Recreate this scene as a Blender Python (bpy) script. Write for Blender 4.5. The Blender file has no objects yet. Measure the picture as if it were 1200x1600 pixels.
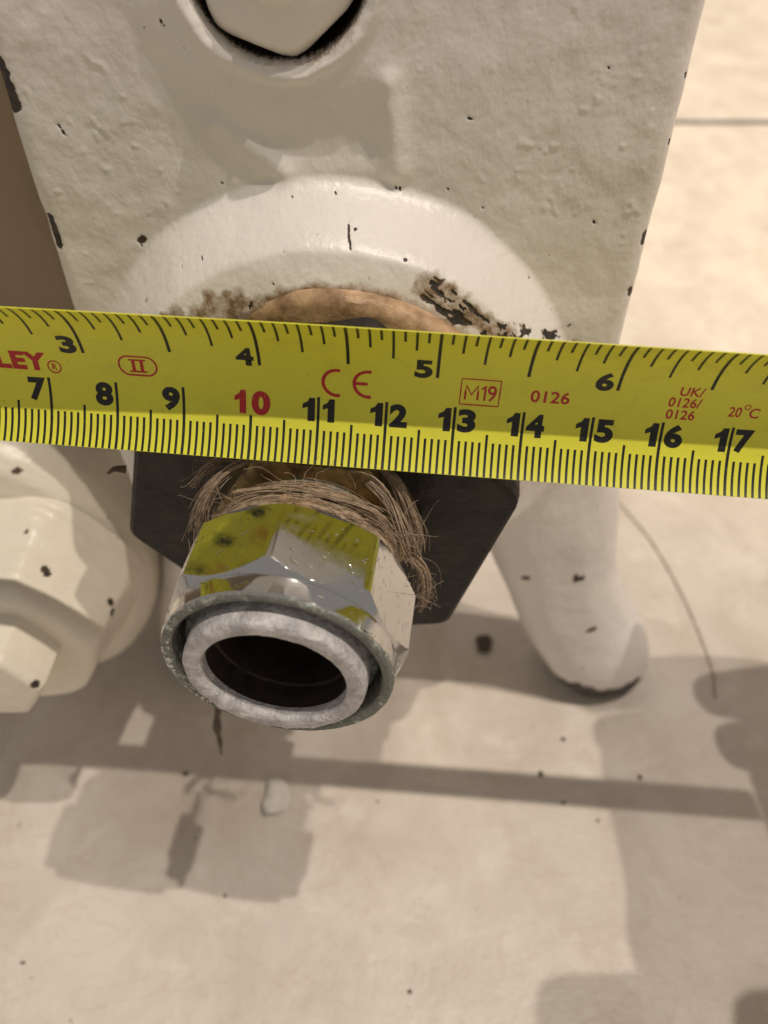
import bpy, bmesh, math, random
import numpy as np
from mathutils import Vector

# ------------------------------------------------------------------ scene, camera, light
sc = bpy.context.scene
COL = sc.collection
PI = math.pi
rnd = random.Random(7)
FLOOR = -210.0                     # all shapes below are written in millimetres; the floor lies 210 mm under the lens


def b(p):                          # millimetres -> scene metres, floor at z = 0
    return (p[0] * .001, p[1] * .001, (p[2] - FLOOR) * .001)


cam = bpy.data.cameras.new('camera')
cam.lens = 27.0
cam.sensor_width = 36.0
cam.clip_start = .005
cam.clip_end = 30
cam.dof.use_dof = True
cam.dof.focus_distance = .1145
cam.dof.aperture_fstop = 15.5
camo = bpy.data.objects.new('camera', cam)
COL.objects.link(camo)
camo.location = b((0, 0, 0))
camo.rotation_euler = (math.radians(45), 0, 0)
sc.camera = camo

world = bpy.data.worlds.new('World')
sc.world = world
world.use_nodes = True
wb = world.node_tree.nodes['Background']
wb.inputs[0].default_value = (1.0, .925, .865, 1)
wb.inputs[1].default_value = .30


def lamp(name, loc, power, radius, color=(1, .90, .79), spot=None, aim=None):
    d = bpy.data.lights.new(name, 'SPOT' if spot else 'POINT')
    d.energy = power
    d.shadow_soft_size = radius
    d.color = color
    if spot:
        d.spot_size = math.radians(spot)
        d.spot_blend = .6
    o = bpy.data.objects.new(name, d)
    COL.objects.link(o)
    o.location = loc
    if aim:
        o.rotation_euler = (Vector(aim) - Vector(loc)).to_track_quat('-Z', 'Y').to_euler()
    return o


lamp('ceiling_downlight', (.42, -.16, 2.2), 66, .015)
lamp('ceiling_downlight', (.97, -.20, 2.2), 78, .015)
lamp('ceiling_downlight', (.55, 1.25, 2.2), 150, .03, (1, .82, .58), 36, (.36, .86, 0))

sc.view_settings.view_transform = 'Standard'
sc.view_settings.look = 'None'
sc.view_settings.gamma = 1
sc.view_settings.use_curve_mapping = False
sc.view_settings.exposure = .06
sc.cycles.max_bounces = 8

# ------------------------------------------------------------------ numeric helpers
_R = np.random.RandomState(3)
_TAB = _R.rand(64, 64, 16)


def vn(x, y, seed=0):              # smooth value noise in -1..1
    x = np.asarray(x, float); y = np.asarray(y, float)
    xi = np.floor(x).astype(int); yi = np.floor(y).astype(int)
    fx = x - xi; fy = y - yi
    fx = fx * fx * (3 - 2 * fx); fy = fy * fy * (3 - 2 * fy)
    t = _TAB[:, :, seed % 16]
    g = lambda i, j: t[(xi + i) % 64, (yi + j) % 64]
    return 2 * ((g(0, 0) * (1 - fx) + g(1, 0) * fx) * (1 - fy) + (g(0, 1) * (1 - fx) + g(1, 1) * fx) * fy) - 1


def fbm(x, y, oct=4, seed=0):
    s = 0; a = 1; n = 0
    for k in range(oct):
        s = s + a * vn(x * 2 ** k + 7.3 * k, y * 2 ** k + 3.1 * k, seed + k)
        n += a; a *= .5
    return s / n


def ss(e0, e1, x):
    t = np.clip((np.asarray(x, float) - e0) / (e1 - e0), 0, 1)
    return t * t * (3 - 2 * t)


def seg_dist(x, y, x1, y1, x2, y2):
    dx, dy = x2 - x1, y2 - y1
    L = dx * dx + dy * dy + 1e-9
    t = np.clip(((x - x1) * dx + (y - y1) * dy) / L, 0, 1)
    return np.hypot(x - x1 - t * dx, y - y1 - t * dy)


def spline(pts, n):                # Catmull-Rom through rows of pts
    P = np.asarray(pts, float)
    P = np.vstack([2 * P[0] - P[1], P, 2 * P[-1] - P[-2]])
    k = len(P) - 3
    out = []
    for u in np.linspace(0, k - 1e-6, n):
        i = int(u); t = u - i
        p0, p1, p2, p3 = P[i:i + 4]
        out.append(.5 * (2 * p1 + (p2 - p0) * t + (2 * p0 - 5 * p1 + 4 * p2 - p3) * t * t + (3 * p1 - p0 - 3 * p2 + p3) * t ** 3))
    return np.array(out)


# ------------------------------------------------------------------ mesh helpers
def dense(prof, step=.6):
    out = [prof[0]]
    for p, q in zip(prof[:-1], prof[1:]):
        n = max(1, int(max(abs(q[0] - p[0]), abs(q[-1] - p[-1])) / step))
        out += [tuple(np.array(p) + (np.array(q) - np.array(p)) * k / n) for k in range(1, n + 1)]
    return out


class MB:
    def __init__(s):
        s.v = []; s.f = []; s.n = 0

    def verts(s, P):
        P = np.asarray(P, float).reshape(-1, 3)
        i = s.n
        s.v.append(P); s.n += len(P)
        return i

    def grid(s, P, wrap_u=False, wrap_v=False):      # P[nu, nv, 3]
        nu, nv = P.shape[:2]
        i0 = s.verts(P)
        for i in range(nu if wrap_u else nu - 1):
            for j in range(nv if wrap_v else nv - 1):
                a = i0 + i * nv + j; c = i0 + ((i + 1) % nu) * nv + j
                d = i0 + ((i + 1) % nu) * nv + (j + 1) % nv; e = i0 + i * nv + (j + 1) % nv
                s.f.append((a, c, d, e))
        return i0

    def face(s, P):
        i = s.verts(P)
        s.f.append(tuple(range(i, i + len(P))))

    def box(s, c, h, M=None):
        c = np.array(c, float)
        P = np.array([[x * h[0], y * h[1], z * h[2]] for x in (-1, 1) for y in (-1, 1) for z in (-1, 1)])
        if M is not None:
            P = P @ np.array(M).T
        i = s.verts(P + c)
        for f in ((0, 1, 3, 2), (4, 6, 7, 5), (0, 4, 5, 1), (2, 3, 7, 6), (0, 2, 6, 4), (1, 5, 7, 3)):
            s.f.append(tuple(i + k for k in f))

    def tube(s, pts, r, seg=5, taper=None):
        P = np.asarray(pts, float)
        T = np.gradient(P, axis=0)
        T /= np.linalg.norm(T, axis=1)[:, None] + 1e-12
        ref = np.array([.31, .27, .91])
        A = np.cross(T, ref); A /= np.linalg.norm(A, axis=1)[:, None] + 1e-12
        B = np.cross(T, A)
        th = np.linspace(0, 2 * PI, seg, endpoint=False)
        rr = np.full(len(P), r) if taper is None else r * np.asarray(taper)
        G = P[:, None] + rr[:, None, None] * (np.cos(th)[None, :, None] * A[:, None] + np.sin(th)[None, :, None] * B[:, None])
        i = s.grid(G, wrap_v=True)
        s.f.append(tuple(i + k for k in range(seg)))
        j = i + (len(P) - 1) * seg
        s.f.append(tuple(j + k for k in reversed(range(seg))))

    def build(s, name, mat, parent=None, smooth=None, attrs=None, world_mm=True):
        V = np.vstack(s.v).copy()
        V[:, 2] -= FLOOR
        V *= .001
        me = bpy.data.meshes.new(name)
        me.from_pydata(V.tolist(), [], s.f)
        if attrs:
            for k, a in attrs.items():
                at = me.attributes.new(k, 'FLOAT', 'POINT')
                at.data.foreach_set('value', np.asarray(a, np.float32).ravel())
        bm = bmesh.new(); bm.from_mesh(me)
        bmesh.ops.recalc_face_normals(bm, faces=bm.faces)
        bm.to_mesh(me); bm.free()
        return link(name, me, mat, parent, smooth)


def link(name, me, mat, parent=None, smooth=None):
    if mat:
        me.materials.append(mat)
    if smooth is not None:
        me.polygons.foreach_set('use_smooth', [True] * len(me.polygons))
        if smooth < 179:
            me.set_sharp_from_angle(angle=math.radians(smooth))
    o = bpy.data.objects.new(name, me)
    COL.objects.link(o)
    if parent:
        o.parent = parent
        o.matrix_parent_inverse = parent.matrix_basis.inverted()
    return o


def thing(name, label, cat, at=(0, 0, FLOOR), group=None):
    o = bpy.data.objects.new(name, None)
    COL.objects.link(o)
    o.empty_display_size = .01
    o.location = b(at)
    return tag(o, label, cat, group)


def tag(o, label, cat, group=None):
    o['label'] = label; o['category'] = cat
    if group:
        o['group'] = group
    return o


# ------------------------------------------------------------------ materials
class NT:
    def __init__(s, name):
        s.m = bpy.data.materials.new(name); s.m.use_nodes = True
        s.t = s.m.node_tree
        s.p = s.t.nodes['Principled BSDF']
        s.co = s.t.nodes.new('ShaderNodeTexCoord').outputs['Object']

    def n(s, kind, **kw):
        x = s.t.nodes.new(kind)
        for k, v in kw.items():
            if k.startswith('_'):
                setattr(x, k[1:], v)
        return x

    def l(s, a, c):
        s.t.links.new(a, c)

    def noise(s, scale, detail=4, rough=.55, stretch=None, dist=0):
        x = s.n('ShaderNodeTexNoise')
        x.inputs['Scale'].default_value = scale
        x.inputs['Detail'].default_value = detail
        x.inputs['Roughness'].default_value = rough
        x.inputs['Distortion'].default_value = dist
        src = s.co
        if stretch:
            m = s.n('ShaderNodeMapping'); m.inputs['Scale'].default_value = stretch
            s.l(s.co, m.inputs[0]); src = m.outputs[0]
        s.l(src, x.inputs['Vector'])
        return x.outputs['Fac']

    def ramp(s, src, stops):
        r = s.n('ShaderNodeValToRGB')
        e = r.color_ramp.elements
        while len(e) < len(stops):
            e.new(.5)
        for k, (p, c) in enumerate(stops):
            e[k].position = p
            e[k].color = (c, c, c, 1) if np.isscalar(c) else (*c, 1)
        s.l(src, r.inputs[0])
        return r.outputs[0]

    def mix(s, fac, a, c):
        x = s.n('ShaderNodeMix'); x.data_type = 'RGBA'
        for inp, v in ((x.inputs[0], fac), (x.inputs[6], a), (x.inputs[7], c)):
            if hasattr(v, 'links'):
                s.l(v, inp)
            elif np.isscalar(v):
                inp.default_value = v
            else:
                inp.default_value = (*v, 1)
        return x.outputs[2]

    def math(s, op, a, c=0.0):
        x = s.n('ShaderNodeMath'); x.operation = op
        for inp, v in ((x.inputs[0], a), (x.inputs[1], c)):
            if hasattr(v, 'links'):
                s.l(v, inp)
            else:
                inp.default_value = v
        return x.outputs[0]

    def attr(s, name):
        x = s.n('ShaderNodeAttribute'); x.attribute_name = name
        return x.outputs['Fac']

    def set(s, color=None, rough=None, metal=None, spec=None, coat=None):
        for k, v in (('Base Color', color), ('Roughness', rough), ('Metallic', metal), ('Specular IOR Level', spec), ('Coat Weight', coat)):
            if v is None:
                continue
            inp = s.p.inputs[k]
            if hasattr(v, 'links'):
                s.l(v, inp)
            elif np.isscalar(v):
                inp.default_value = v
            else:
                inp.default_value = (*v, 1)
        return s

    def bump(s, hs, dist):
        prev = None
        for h, d in zip(hs, dist):
            x = s.n('ShaderNodeBump')
            x.inputs['Strength'].default_value = 1
            x.inputs['Distance'].default_value = d
            s.l(h, x.inputs['Height'])
            if prev is not None:
                s.l(prev, x.inputs['Normal'])
            prev = x.outputs[0]
        s.l(prev, s.p.inputs['Normal'])
        return s


def paint_material(name, col, col2, rough=.42):
    k = NT(name)
    big = k.noise(45, 4, .6)
    c = k.mix(k.ramp(big, [(.35, 0.0), (.7, 1.0)]), col, col2)
    fine = k.noise(900, 3, .6)
    c = k.mix(k.ramp(fine, [(.66, 0.0), (.8, .35)]), c, tuple(v * .72 for v in col))
    specks = k.ramp(k.noise(640, 2, .5), [(.765, 0.0), (.80, .8)])
    c = k.mix(specks, c, (.10, .075, .05))
    edge = k.noise(1400, 3, .6)
    gr = k.math('ADD', k.attr('grime'), k.math('MULTIPLY', k.math('SUBTRACT', k.noise(480, 5, .7), .5), 1.3))
    grm = k.ramp(gr, [(.25, 0.0), (.8, .92)])
    c = k.mix(grm, c, (.25, .16, .085))
    rust = k.ramp(gr, [(.72, 0.0), (.95, 1.0)])
    c = k.mix(k.math('MULTIPLY', rust, k.attr('grime')), c, (.07, .035, .015))
    ch = k.math('ADD', k.attr('chip'), k.math('MULTIPLY', k.math('SUBTRACT', edge, .5), .8))
    chm = k.ramp(ch, [(.46, 0.0), (.56, 1.0)])
    metal = k.mix(k.ramp(k.noise(700, 3, .7), [(.45, 0.0), (.65, 1.0)]), (.018, .016, .016), (.075, .045, .025))
    c = k.mix(k.ramp(ch, [(.30, 0.0), (.46, .75)]), c, (.23, .15, .085))
    c = k.mix(chm, c, metal)
    k.set(c, k.mix(chm, (rough,) * 3, (.6,) * 3), spec=.5)
    k.bump([k.noise(120, 3, .5), k.noise(330, 3, .6, (1.5, 1, .8)), k.noise(900, 2, .5), k.math('MULTIPLY', chm, -1.0)], [.0005, .00020, .00006, .0002])
    return k.m


M_PAINT = paint_material('old_white_gloss_paint', (.775, .735, .69), (.71, .67, .63), .38)
M_CREAM = paint_material('cream_gloss_paint', (.78, .72, .60), (.70, .64, .53), .36)
M_CREAM_SHADE = paint_material('shade_toned_cream_paint', (.34, .265, .175), (.29, .225, .15), .45)  # the left column's cream paint, darkened to stand in for its shade


def simple(name, col, rough=.5, metal=0, noise_scale=300, var=.25, bump=0, spec=.5, col2=None, bs=None):
    k = NT(name)
    n = k.noise(noise_scale, 4, .6)
    c2 = col2 or tuple(v * (1 - var) for v in col)
    k.set(k.mix(k.ramp(n, [(.35, 0.0), (.65, 1.0)]), col, c2), rough, metal, spec)
    if bump:
        k.bump([k.noise(bs or noise_scale * 2, 4, .6)], [bump])
    return k.m


def chrome_material():
    k = NT('worn_chrome_plating')
    dirt = k.math('MULTIPLY', k.noise(700, 5, .7), k.noise(150, 3, .6))
    dm = k.ramp(dirt, [(.37, 0.0), (.47, .6)])
    col = k.mix(dm, (.57, .565, .555), (.30, .29, .25))
    av = k.attr('verdigris')
    vm = k.ramp(k.math('ADD', av, k.math('MULTIPLY', k.math('SUBTRACT', k.noise(1100, 4, .65), .5), 1.5)), [(.5, 0.0), (.66, 1.0)])
    col = k.mix(vm, col, k.mix(k.ramp(k.noise(620, 4, .7), [(.56, 0.0), (.66, 1.0)]), k.mix(k.noise(1900, 3), (.06, .063, .056), (.24, .25, .215)), (.42, .47, .39)))
    smear = k.ramp(k.noise(110, 4, .7, (1, 1.6, 1), 1.2), [(.45, .05), (.7, .26)])
    k.set(col, k.mix(k.math('MAXIMUM', dm, vm), smear, (.6,) * 3), k.math('SUBTRACT', 1.0, k.math('MULTIPLY', vm, .9)))
    scr = k.ramp(k.noise(260, 2, .4, (.5, 2.2, 5), .8), [(.66, 0.0), (.7, 1.0)])
    k.bump([k.noise(140, 2, .5), scr, vm, k.noise(2200, 3, .6)], [.00003, -.00003, .00010, .000006])
    return k.m


M_CHROME = chrome_material()
M_RINGDARK = simple('verdigris_stained_metal', (.055, .065, .06), .5, .55, 900, .2, .0002, col2=(.19, .22, .19))
M_WASHER = simple('grey_pitted_metal', (.66, .63, .62), .55, .1, 420, .25, .0006, col2=(.38, .36, .36), bs=900)
M_BORE = simple('dark_rusty_bore', (.008, .006, .005), .7, 0, 250, .4, .0003, col2=(.035, .02, .011))
M_BRASS = simple('tarnished_brass', (.36, .27, .12), .45, .8, 400, .3, .00006, col2=(.13, .10, .055))
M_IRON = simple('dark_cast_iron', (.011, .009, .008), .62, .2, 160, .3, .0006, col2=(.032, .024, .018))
M_FACE = simple('rubbed_bronze_face', (.60, .40, .24), .5, .1, 210, .3, .00025, col2=(.24, .14, .075))
M_HEMP = simple('hemp_fibre', (.25, .18, .12), .85, 0, 900, .4, 0, .2, col2=(.42, .32, .225))
M_HEMPW = simple('hemp_wrap', (.20, .12, .07), .9, 0, 500, .4, .0005, .1, col2=(.40, .27, .16), bs=900)


def ink(name, col, worn):
    k = NT(name)
    w = k.ramp(k.noise(1500, 4, .7), [(.60, 0.0), (.74, .7)])
    k.set(k.mix(w, col, worn), .45, 0, .4)
    return k.m


M_BLACK = ink('black_print', (.012, .013, .012), (.16, .155, .03))
M_RED = ink('red_print', (.44, .018, .022), (.52, .30, .04))
M_STEEL = simple('steel_hook', (.55, .55, .54), .3, 1, 300, .2)
M_CASE = simple('yellow_plastic', (.72, .52, .03), .4, 0, 200, .08)
M_RUBBER = simple('black_rubber', (.02, .02, .02), .7, 0, 300, .2, .0002)
M_PLASTER = simple('plaster_crumb', (.72, .68, .61), .8, 0, 400, .15, .0003)
M_SPECK = simple('brown_grit', (.11, .08, .055), .8, 0, 900, .4)
M_THREAD = simple('grey_thread', (.46, .40, .32), .8, 0, 900, .3)
M_GROUT = simple('grey_grout', (.10, .092, .085), .9, 0, 400, .25, .0004)


def tape_material():
    k = NT('yellow_lacquered_steel')
    n = k.noise(60, 4, .6, (1, 1, 1))
    c = k.mix(n, (.74, .72, .06), (.68, .66, .055))
    grime = k.ramp(k.noise(95, 5, .7, (1, 1, 1.6), .8), [(.52, 0.0), (.74, .32)])
    c = k.mix(grime, c, (.40, .37, .07))
    s = k.ramp(k.noise(1800, 2, .5), [(.70, 0.0), (.78, .5)])
    c = k.mix(s, c, (.30, .28, .05))
    k.set(c, k.mix(k.noise(300, 4), (.34,) * 3, (.5,) * 3), 0, .35)
    k.bump([k.noise(1500, 2)], [.000012])
    return k.m


M_TAPE = tape_material()


def floor_material():
    k = NT('cream_stone_tile')
    a = k.noise(9, 6, .62, None, .6)
    c = k.mix(k.ramp(a, [(.3, 0.0), (.72, 1.0)]), (.615, .555, .49), (.765, .69, .605))
    m = k.ramp(k.noise(38, 5, .65, (1, .7, 1), .5), [(.42, 0.0), (.72, .7)])
    c = k.mix(m, c, (.50, .425, .35))
    w = k.ramp(k.noise(75, 3, .55), [(.56, 0.0), (.74, .6)])
    c = k.mix(w, c, (.78, .72, .64))
    veins = k.ramp(k.noise(22, 5, .7, (1, 2.2, 1), 1.6), [(.485, 0.0), (.5, .28), (.515, 0.0)])
    c = k.mix(veins, c, (.46, .36, .24))
    sp = k.ramp(k.noise(330, 2, .5), [(.735, 0.0), (.77, .55)])
    c = k.mix(sp, c, (.27, .21, .15))
    k.set(c, k.mix(k.noise(30, 4), (.34,) * 3, (.5,) * 3), 0, .45)
    k.bump([k.noise(60, 5, .6), k.noise(700, 3, .6)], [.0008, .00006])
    return k.m


M_FLOOR = floor_material()

# ------------------------------------------------------------------ the floor: grout bed and stone tiles
m = MB()
m.face([(-2600, -2400, FLOOR - 2.0), (2600, -2400, FLOOR - 2.0), (2600, 3600, FLOOR - 2.0), (-2600, 3600, FLOOR - 2.0)])
floor = m.build('floor', M_GROUT)
floor['kind'] = 'structure'
TS = 900.0
JX, JY = 700.0, 646.0
tile_me = None
for ix in range(-3, 2):
    for iy in range(-3, 3):
        x0, y0 = JX + ix * TS, JY + iy * TS
        if tile_me is None:
            g = 6.5; e = 1.6
            m = MB()
            hx = TS / 2 - g
            ring = lambda h, z: [(-h, -h, z), (h, -h, z), (h, h, z), (-h, h, z)]
            r0, r1, r2 = ring(hx, FLOOR - 6), ring(hx, FLOOR - e), ring(hx - e, FLOOR)
            i = m.verts(r0 + r1 + r2)
            for q in range(2):
                for j in range(4):
                    m.f.append((i + q * 4 + j, i + q * 4 + (j + 1) % 4, i + q * 4 + 4 + (j + 1) % 4, i + q * 4 + 4 + j))
            m.f.append((i + 8, i + 9, i + 10, i + 11))
            t = m.build('tile', M_FLOOR, floor)
            tile_me = t.data
        else:
            t = bpy.data.objects.new('tile', tile_me)
            COL.objects.link(t)
            t.parent = floor
        t.location = ((x0 + TS / 2) * .001, (y0 + TS / 2) * .001, 0)

# ------------------------------------------------------------------ the white radiator
HX, HZ = -9.0, -91.0               # centre of its lower boss


def body_height(x, z):
    r = np.hypot(x - HX, z - HZ)
    rn = r + .5 * fbm(x / 14, z / 14, 2, 5)
    cone = 15.0 - .42 * np.clip(rn - 31.5, 0, 30) - .006 * np.clip(rn - 31.5, 0, 30) ** 2
    boss = cone * (1 - ss(37.5, 44.5, rn))
    p = np.where(r < 31.5, 15.0, boss)
    # bolt recess with a lip and a flat collar
    q = np.hypot(x + 14.0, z + 19.0)
    qn = q + .35 * fbm(x / 4, z / 4, 2, 9)
    collar = 1.0 * (1 - ss(16.5, 22.5, qn))
    lip = .9 * np.exp(-((qn - 13.9) / 1.1) ** 2)
    p = np.maximum(p, 0) + collar + lip
    # casting ridges between the recess and the boss
    d = seg_dist(x, z, .6, -34, 2.0, -46)
    p = p + 1.25 * np.exp(-(d / 2.0) ** 2)
    d = seg_dist(x, z, -24.5, -39.5, -15, -46.5)
    p = p + .8 * np.exp(-(d / 2.0) ** 2)
    d = seg_dist(x, z, -15, -46.5, -2, -46)
    p = p + .5 * np.exp(-(d / 2.4) ** 2)
    d = seg_dist(x, z, -27, -44, -34, -52)
    p = p + .2 * np.exp(-(d / 3.0) ** 2)
    p = np.where(q < 12.6, p - 13 * (1 - ss(11.9, 12.6, q)), p)
    lump = .42 * fbm(x / 11, z / 11, 3, 1) + .08 * fbm(x / 3.2, z / 3.2, 3, 4)
    pim = fbm(x / 1.7, z / 1.7, 2, 7) + .25 * vn(x / 11, z / 11, 5)
    lump = lump + .13 * ss(.62, .95, pim)
    return p + lump


SCRAPE = (6.6, -58.3, 19.8, -67.5)


def body_chip(x, z):
    chips = [(-54.3, -31.5, -54.0, -36.8, 1.3), (-53.6, -53.6, -53.3, -58.2, .65), (-39.8, -57.4, -39.2, -57.0, .5),
             (-5.2, -51.2, -5.1, -53.2, .17), (42.8, -56.6, 42.8, -58.0, .55), (42.4, -66.4, 42.6, -67.4, .45),
             (42.8, -33, 42.9, -33.6, .2), (42.8, -42, 42.9, -42.7, .18), (-20.6, -61.2, -20.2, -60.4, .2), (7.7, -24.8, 7.8, -25.0, .1),
             (12.4, -38.6, 12.8, -38.8, .16), (33.6, -54.0, 33.8, -54.4, .2), (-48, -39.5, -47.3, -41, .14), (-30.0, -26, -29.6, -26.8, .12)]
    rr = random.Random(11)
    for k in range(40):
        a = rr.uniform(.3, 2.85); q = rr.uniform(31.5, 46)
        cx, cz = HX + q * math.cos(a), HZ + q * math.sin(a)
        chips.append((cx, cz, cx + rr.uniform(-.3, .3), cz + rr.uniform(-.4, .4), rr.uniform(.05, .13)))
    for k in range(4):
        cx, cz = rr.uniform(-50, 40), rr.uniform(-56, -20)
        chips.append((cx, cz, cx + rr.uniform(-.2, .2), cz + rr.uniform(-.2, .2), rr.uniform(.05, .13)))
    f = np.zeros_like(x)
    nz = .45 * fbm(x / .8, z / .8, 3, 2)
    ca, sa = math.cos(math.atan2(-9.2, 13.2)), math.sin(math.atan2(-9.2, 13.2))
    su = (x - 6.6) * ca + (z + 58.3) * sa; sv = -(x - 6.6) * sa + (z + 58.3) * ca      # along and across the spanner scrape
    band = ss(-.6, .6, su) * (1 - ss(1.3, 2.1, np.abs(sv + .5) + .9 * fbm(su / 2.2, sv / 2.2, 3, 6)))
    streak = fbm(su / 3.4, sv / .55, 3, 8) + .45 * fbm(su / 1.1, sv / 1.1, 2, 1) - .25 * ss(1.5, 3.0, su) * (sv > .4)
    f = np.maximum(f, band * ss(-.12, .22, streak + .12 - .35 * (su > 3) * (np.abs(sv) < .3)))
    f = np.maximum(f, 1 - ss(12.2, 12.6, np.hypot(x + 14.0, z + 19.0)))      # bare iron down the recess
    for (x1, z1, x2, z2, r) in chips:
        d = seg_dist(x, z, x1, z1, x2, z2) + nz * min(1, r)
        f = np.maximum(f, 1 - ss(r * .55, r * 1.45, d))
    return f


def body_grime(x, z):
    r = np.hypot(x - HX, z - HZ)
    n = fbm(x / 5, z / 5, 3, 12)
    g = (1 - ss(32.4, 34.4 + 2.2 * np.clip(n + .25, 0, 1), r)) * .78
    d = seg_dist(x, z, *SCRAPE)
    g = np.maximum(g, .72 * (1 - ss(.9, 2.6, d + .8 * vn(x / 1.2, z / 1.2, 3))))
    d = seg_dist(x, z, -37, -67, -22, -59.5)
    g = np.maximum(g, .70 * (1 - ss(.5, 3.2, d + 1.3 * vn(x / 1.1, z / 1.1, 4))))
    q = np.hypot(x + 14.0, z + 19.0)
    g = np.maximum(g, .42 * (1 - ss(12.8, 14.2, q + .8 * n)) * (x > -11))
    g = np.maximum(g, .25 * np.exp(-((x + 54.5) / 1.2) ** 2))
    return g


zs = np.concatenate([np.arange(420, -10, -18.0), np.arange(-12, -100, -.30), np.arange(-100, -139.5, -.6)])
NU = 330
u = np.linspace(0, 1, NU)
u = .5 + .5 * np.sign(u - .5) * (1 - (1 - np.abs(2 * u - 1)) ** 1.0)
wd = np.sqrt(np.clip(51.0 ** 2 - np.clip(zs - HZ, -200, 0) ** 2, 9, None))
xl = np.maximum(-55.0 + 0 * zs, HX - wd); xr = np.minimum(43.5 + 0 * zs, HX + wd)
xl = np.where(zs > -60, -55.0, np.maximum(-55, HX - wd - 0)); xr = np.where(zs > -91, 43.5, np.minimum(43.5, HX + wd))
X = xl[:, None] + (xr - xl)[:, None] * u[None]
Z = np.repeat(zs[:, None], NU, 1)
Hh = body_height(X, Z)
chip = body_chip(X, Z); grime = body_grime(X, Z)
ed = np.minimum(X - xl[:, None], xr[:, None] - X) + .25 * fbm(X / 6, Z / 6, 2, 3)
drop = 3.0 - np.sqrt(np.clip(9.0 - (3.0 - np.clip(ed, 0, 3)) ** 2, 0, None))
Yf = 120.0 - Hh * np.clip(ss(0, 3.2, ed) + .0, 0, 1) + drop - .25 * chip
Yf = Yf + .25 * chip * 2
m = MB()
i0 = m.grid(np.stack([X, Yf, Z], -1))
nr = len(zs)
side = lambda j, y: np.stack([X[:, j], np.full(nr, y), Z[:, j]], -1)
bl = m.verts(side(0, 162)); br = m.verts(side(NU - 1, 162))
for i in range(nr - 1):
    m.f.append((i0 + i * NU, i0 + (i + 1) * NU, bl + i + 1, bl + i))
    m.f.append((i0 + i * NU + NU - 1, i0 + (i + 1) * NU + NU - 1, br + i + 1, br + i))
    m.f.append((bl + i, bl + i + 1, br + i + 1, br + i))
for i in (0, nr - 1):
    m.f.append(tuple([i0 + i * NU + j for j in range(NU)] + [br + i, bl + i]))
pad = np.zeros(2 * nr)
radiator = thing('radiator', 'white painted cast iron radiator end with chipped thick paint behind the tape', 'radiator', (HX, 140, FLOOR))
m.build('body', M_PAINT, radiator, 40, dict(chip=np.r_[chip.ravel(), pad], grime=np.r_[grime.ravel(), pad]))


def sweep(center, half, n=90, seg=72, depth=None, p=2.4, lumps=1.0, seed=0):
    """rounded leg: rows of (x, y, z) centres, half widths across and half depths"""
    C = spline(center, n); H = spline(np.c_[half, depth], n)
    th = np.linspace(0, 2 * PI, seg, endpoint=False)
    ct, st = np.cos(th), np.sin(th)
    sx = np.sign(ct) * np.abs(ct) ** (2 / p); sy = np.sign(st) * np.abs(st) ** (2 / p)
    T = np.gradient(C, axis=0); T /= np.linalg.norm(T, axis=1)[:, None]
    A = np.stack([-T[:, 2], 0 * T[:, 0], T[:, 0]], -1); A /= np.linalg.norm(A, axis=1)[:, None]
    B = np.cross(T, A)
    k = 1 + .03 * lumps * fbm(np.arange(n)[:, None] / 12 + 0 * th[None], 3 * ct[None] + 0 * T[:, :1], 3, seed)
    G = C[:, None] + k[..., None] * (sx[None, :, None] * H[:, 0][:, None, None] * A[:, None] + sy[None, :, None] * H[:, 1][:, None, None] * B[:, None])
    G[..., 2] = np.maximum(G[..., 2], FLOOR + .2)
    return G


def leg(parent, center, half, depth, chips, seed):
    G = sweep(center, half, depth=depth, seed=seed)
    m = MB(); i = m.grid(G, wrap_v=True)
    n, sg = G.shape[:2]
    m.f.append(tuple(i + (n - 1) * sg + j for j in range(sg)))
    m.f.append(tuple(i + j for j in range(sg)))
    P = G.reshape(-1, 3)
    c = .95 * (1 - ss(-200.0, -195.5, P[:, 2] + 4.0 * fbm(P[:, 0] / 5, P[:, 1] / 5, 3, 3)))
    for (x, z, r) in chips:
        c = np.maximum(c, np.where(P[:, 1] < center[2][1] + 3, 1 - ss(r * .6, r * 1.4, np.hypot((P[:, 0] - x) * .6, P[:, 2] - z)), 0))
    return m.build('leg', M_PAINT, parent, 60, dict(chip=c, grime=.25 * (c > .2)))


leg(radiator, [(22, 138, -84), (31, 138, -106), (39.5, 138, -132), (47.5, 139, -158), (56, 139, -180), (66, 138, -197), (71, 138, -211)],
    [23, 21.5, 18, 15.4, 15.4, 15, 10.5], [15, 15, 14, 13.5, 14, 14, 9], [(49, -149, 1.1), (56.8, -171, .7), (36, -150, .5)], 1)
leg(radiator, [(-34, 142, -88), (-39, 142, -110), (-43, 143, -136), (-49, 144, -164), (-55, 145, -186), (-58, 145, -201), (-59, 145, -211)],
    [16, 15, 14, 13.5, 13, 11, 8], [14, 14, 13, 13, 13, 12, 8], [], 2)

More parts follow.
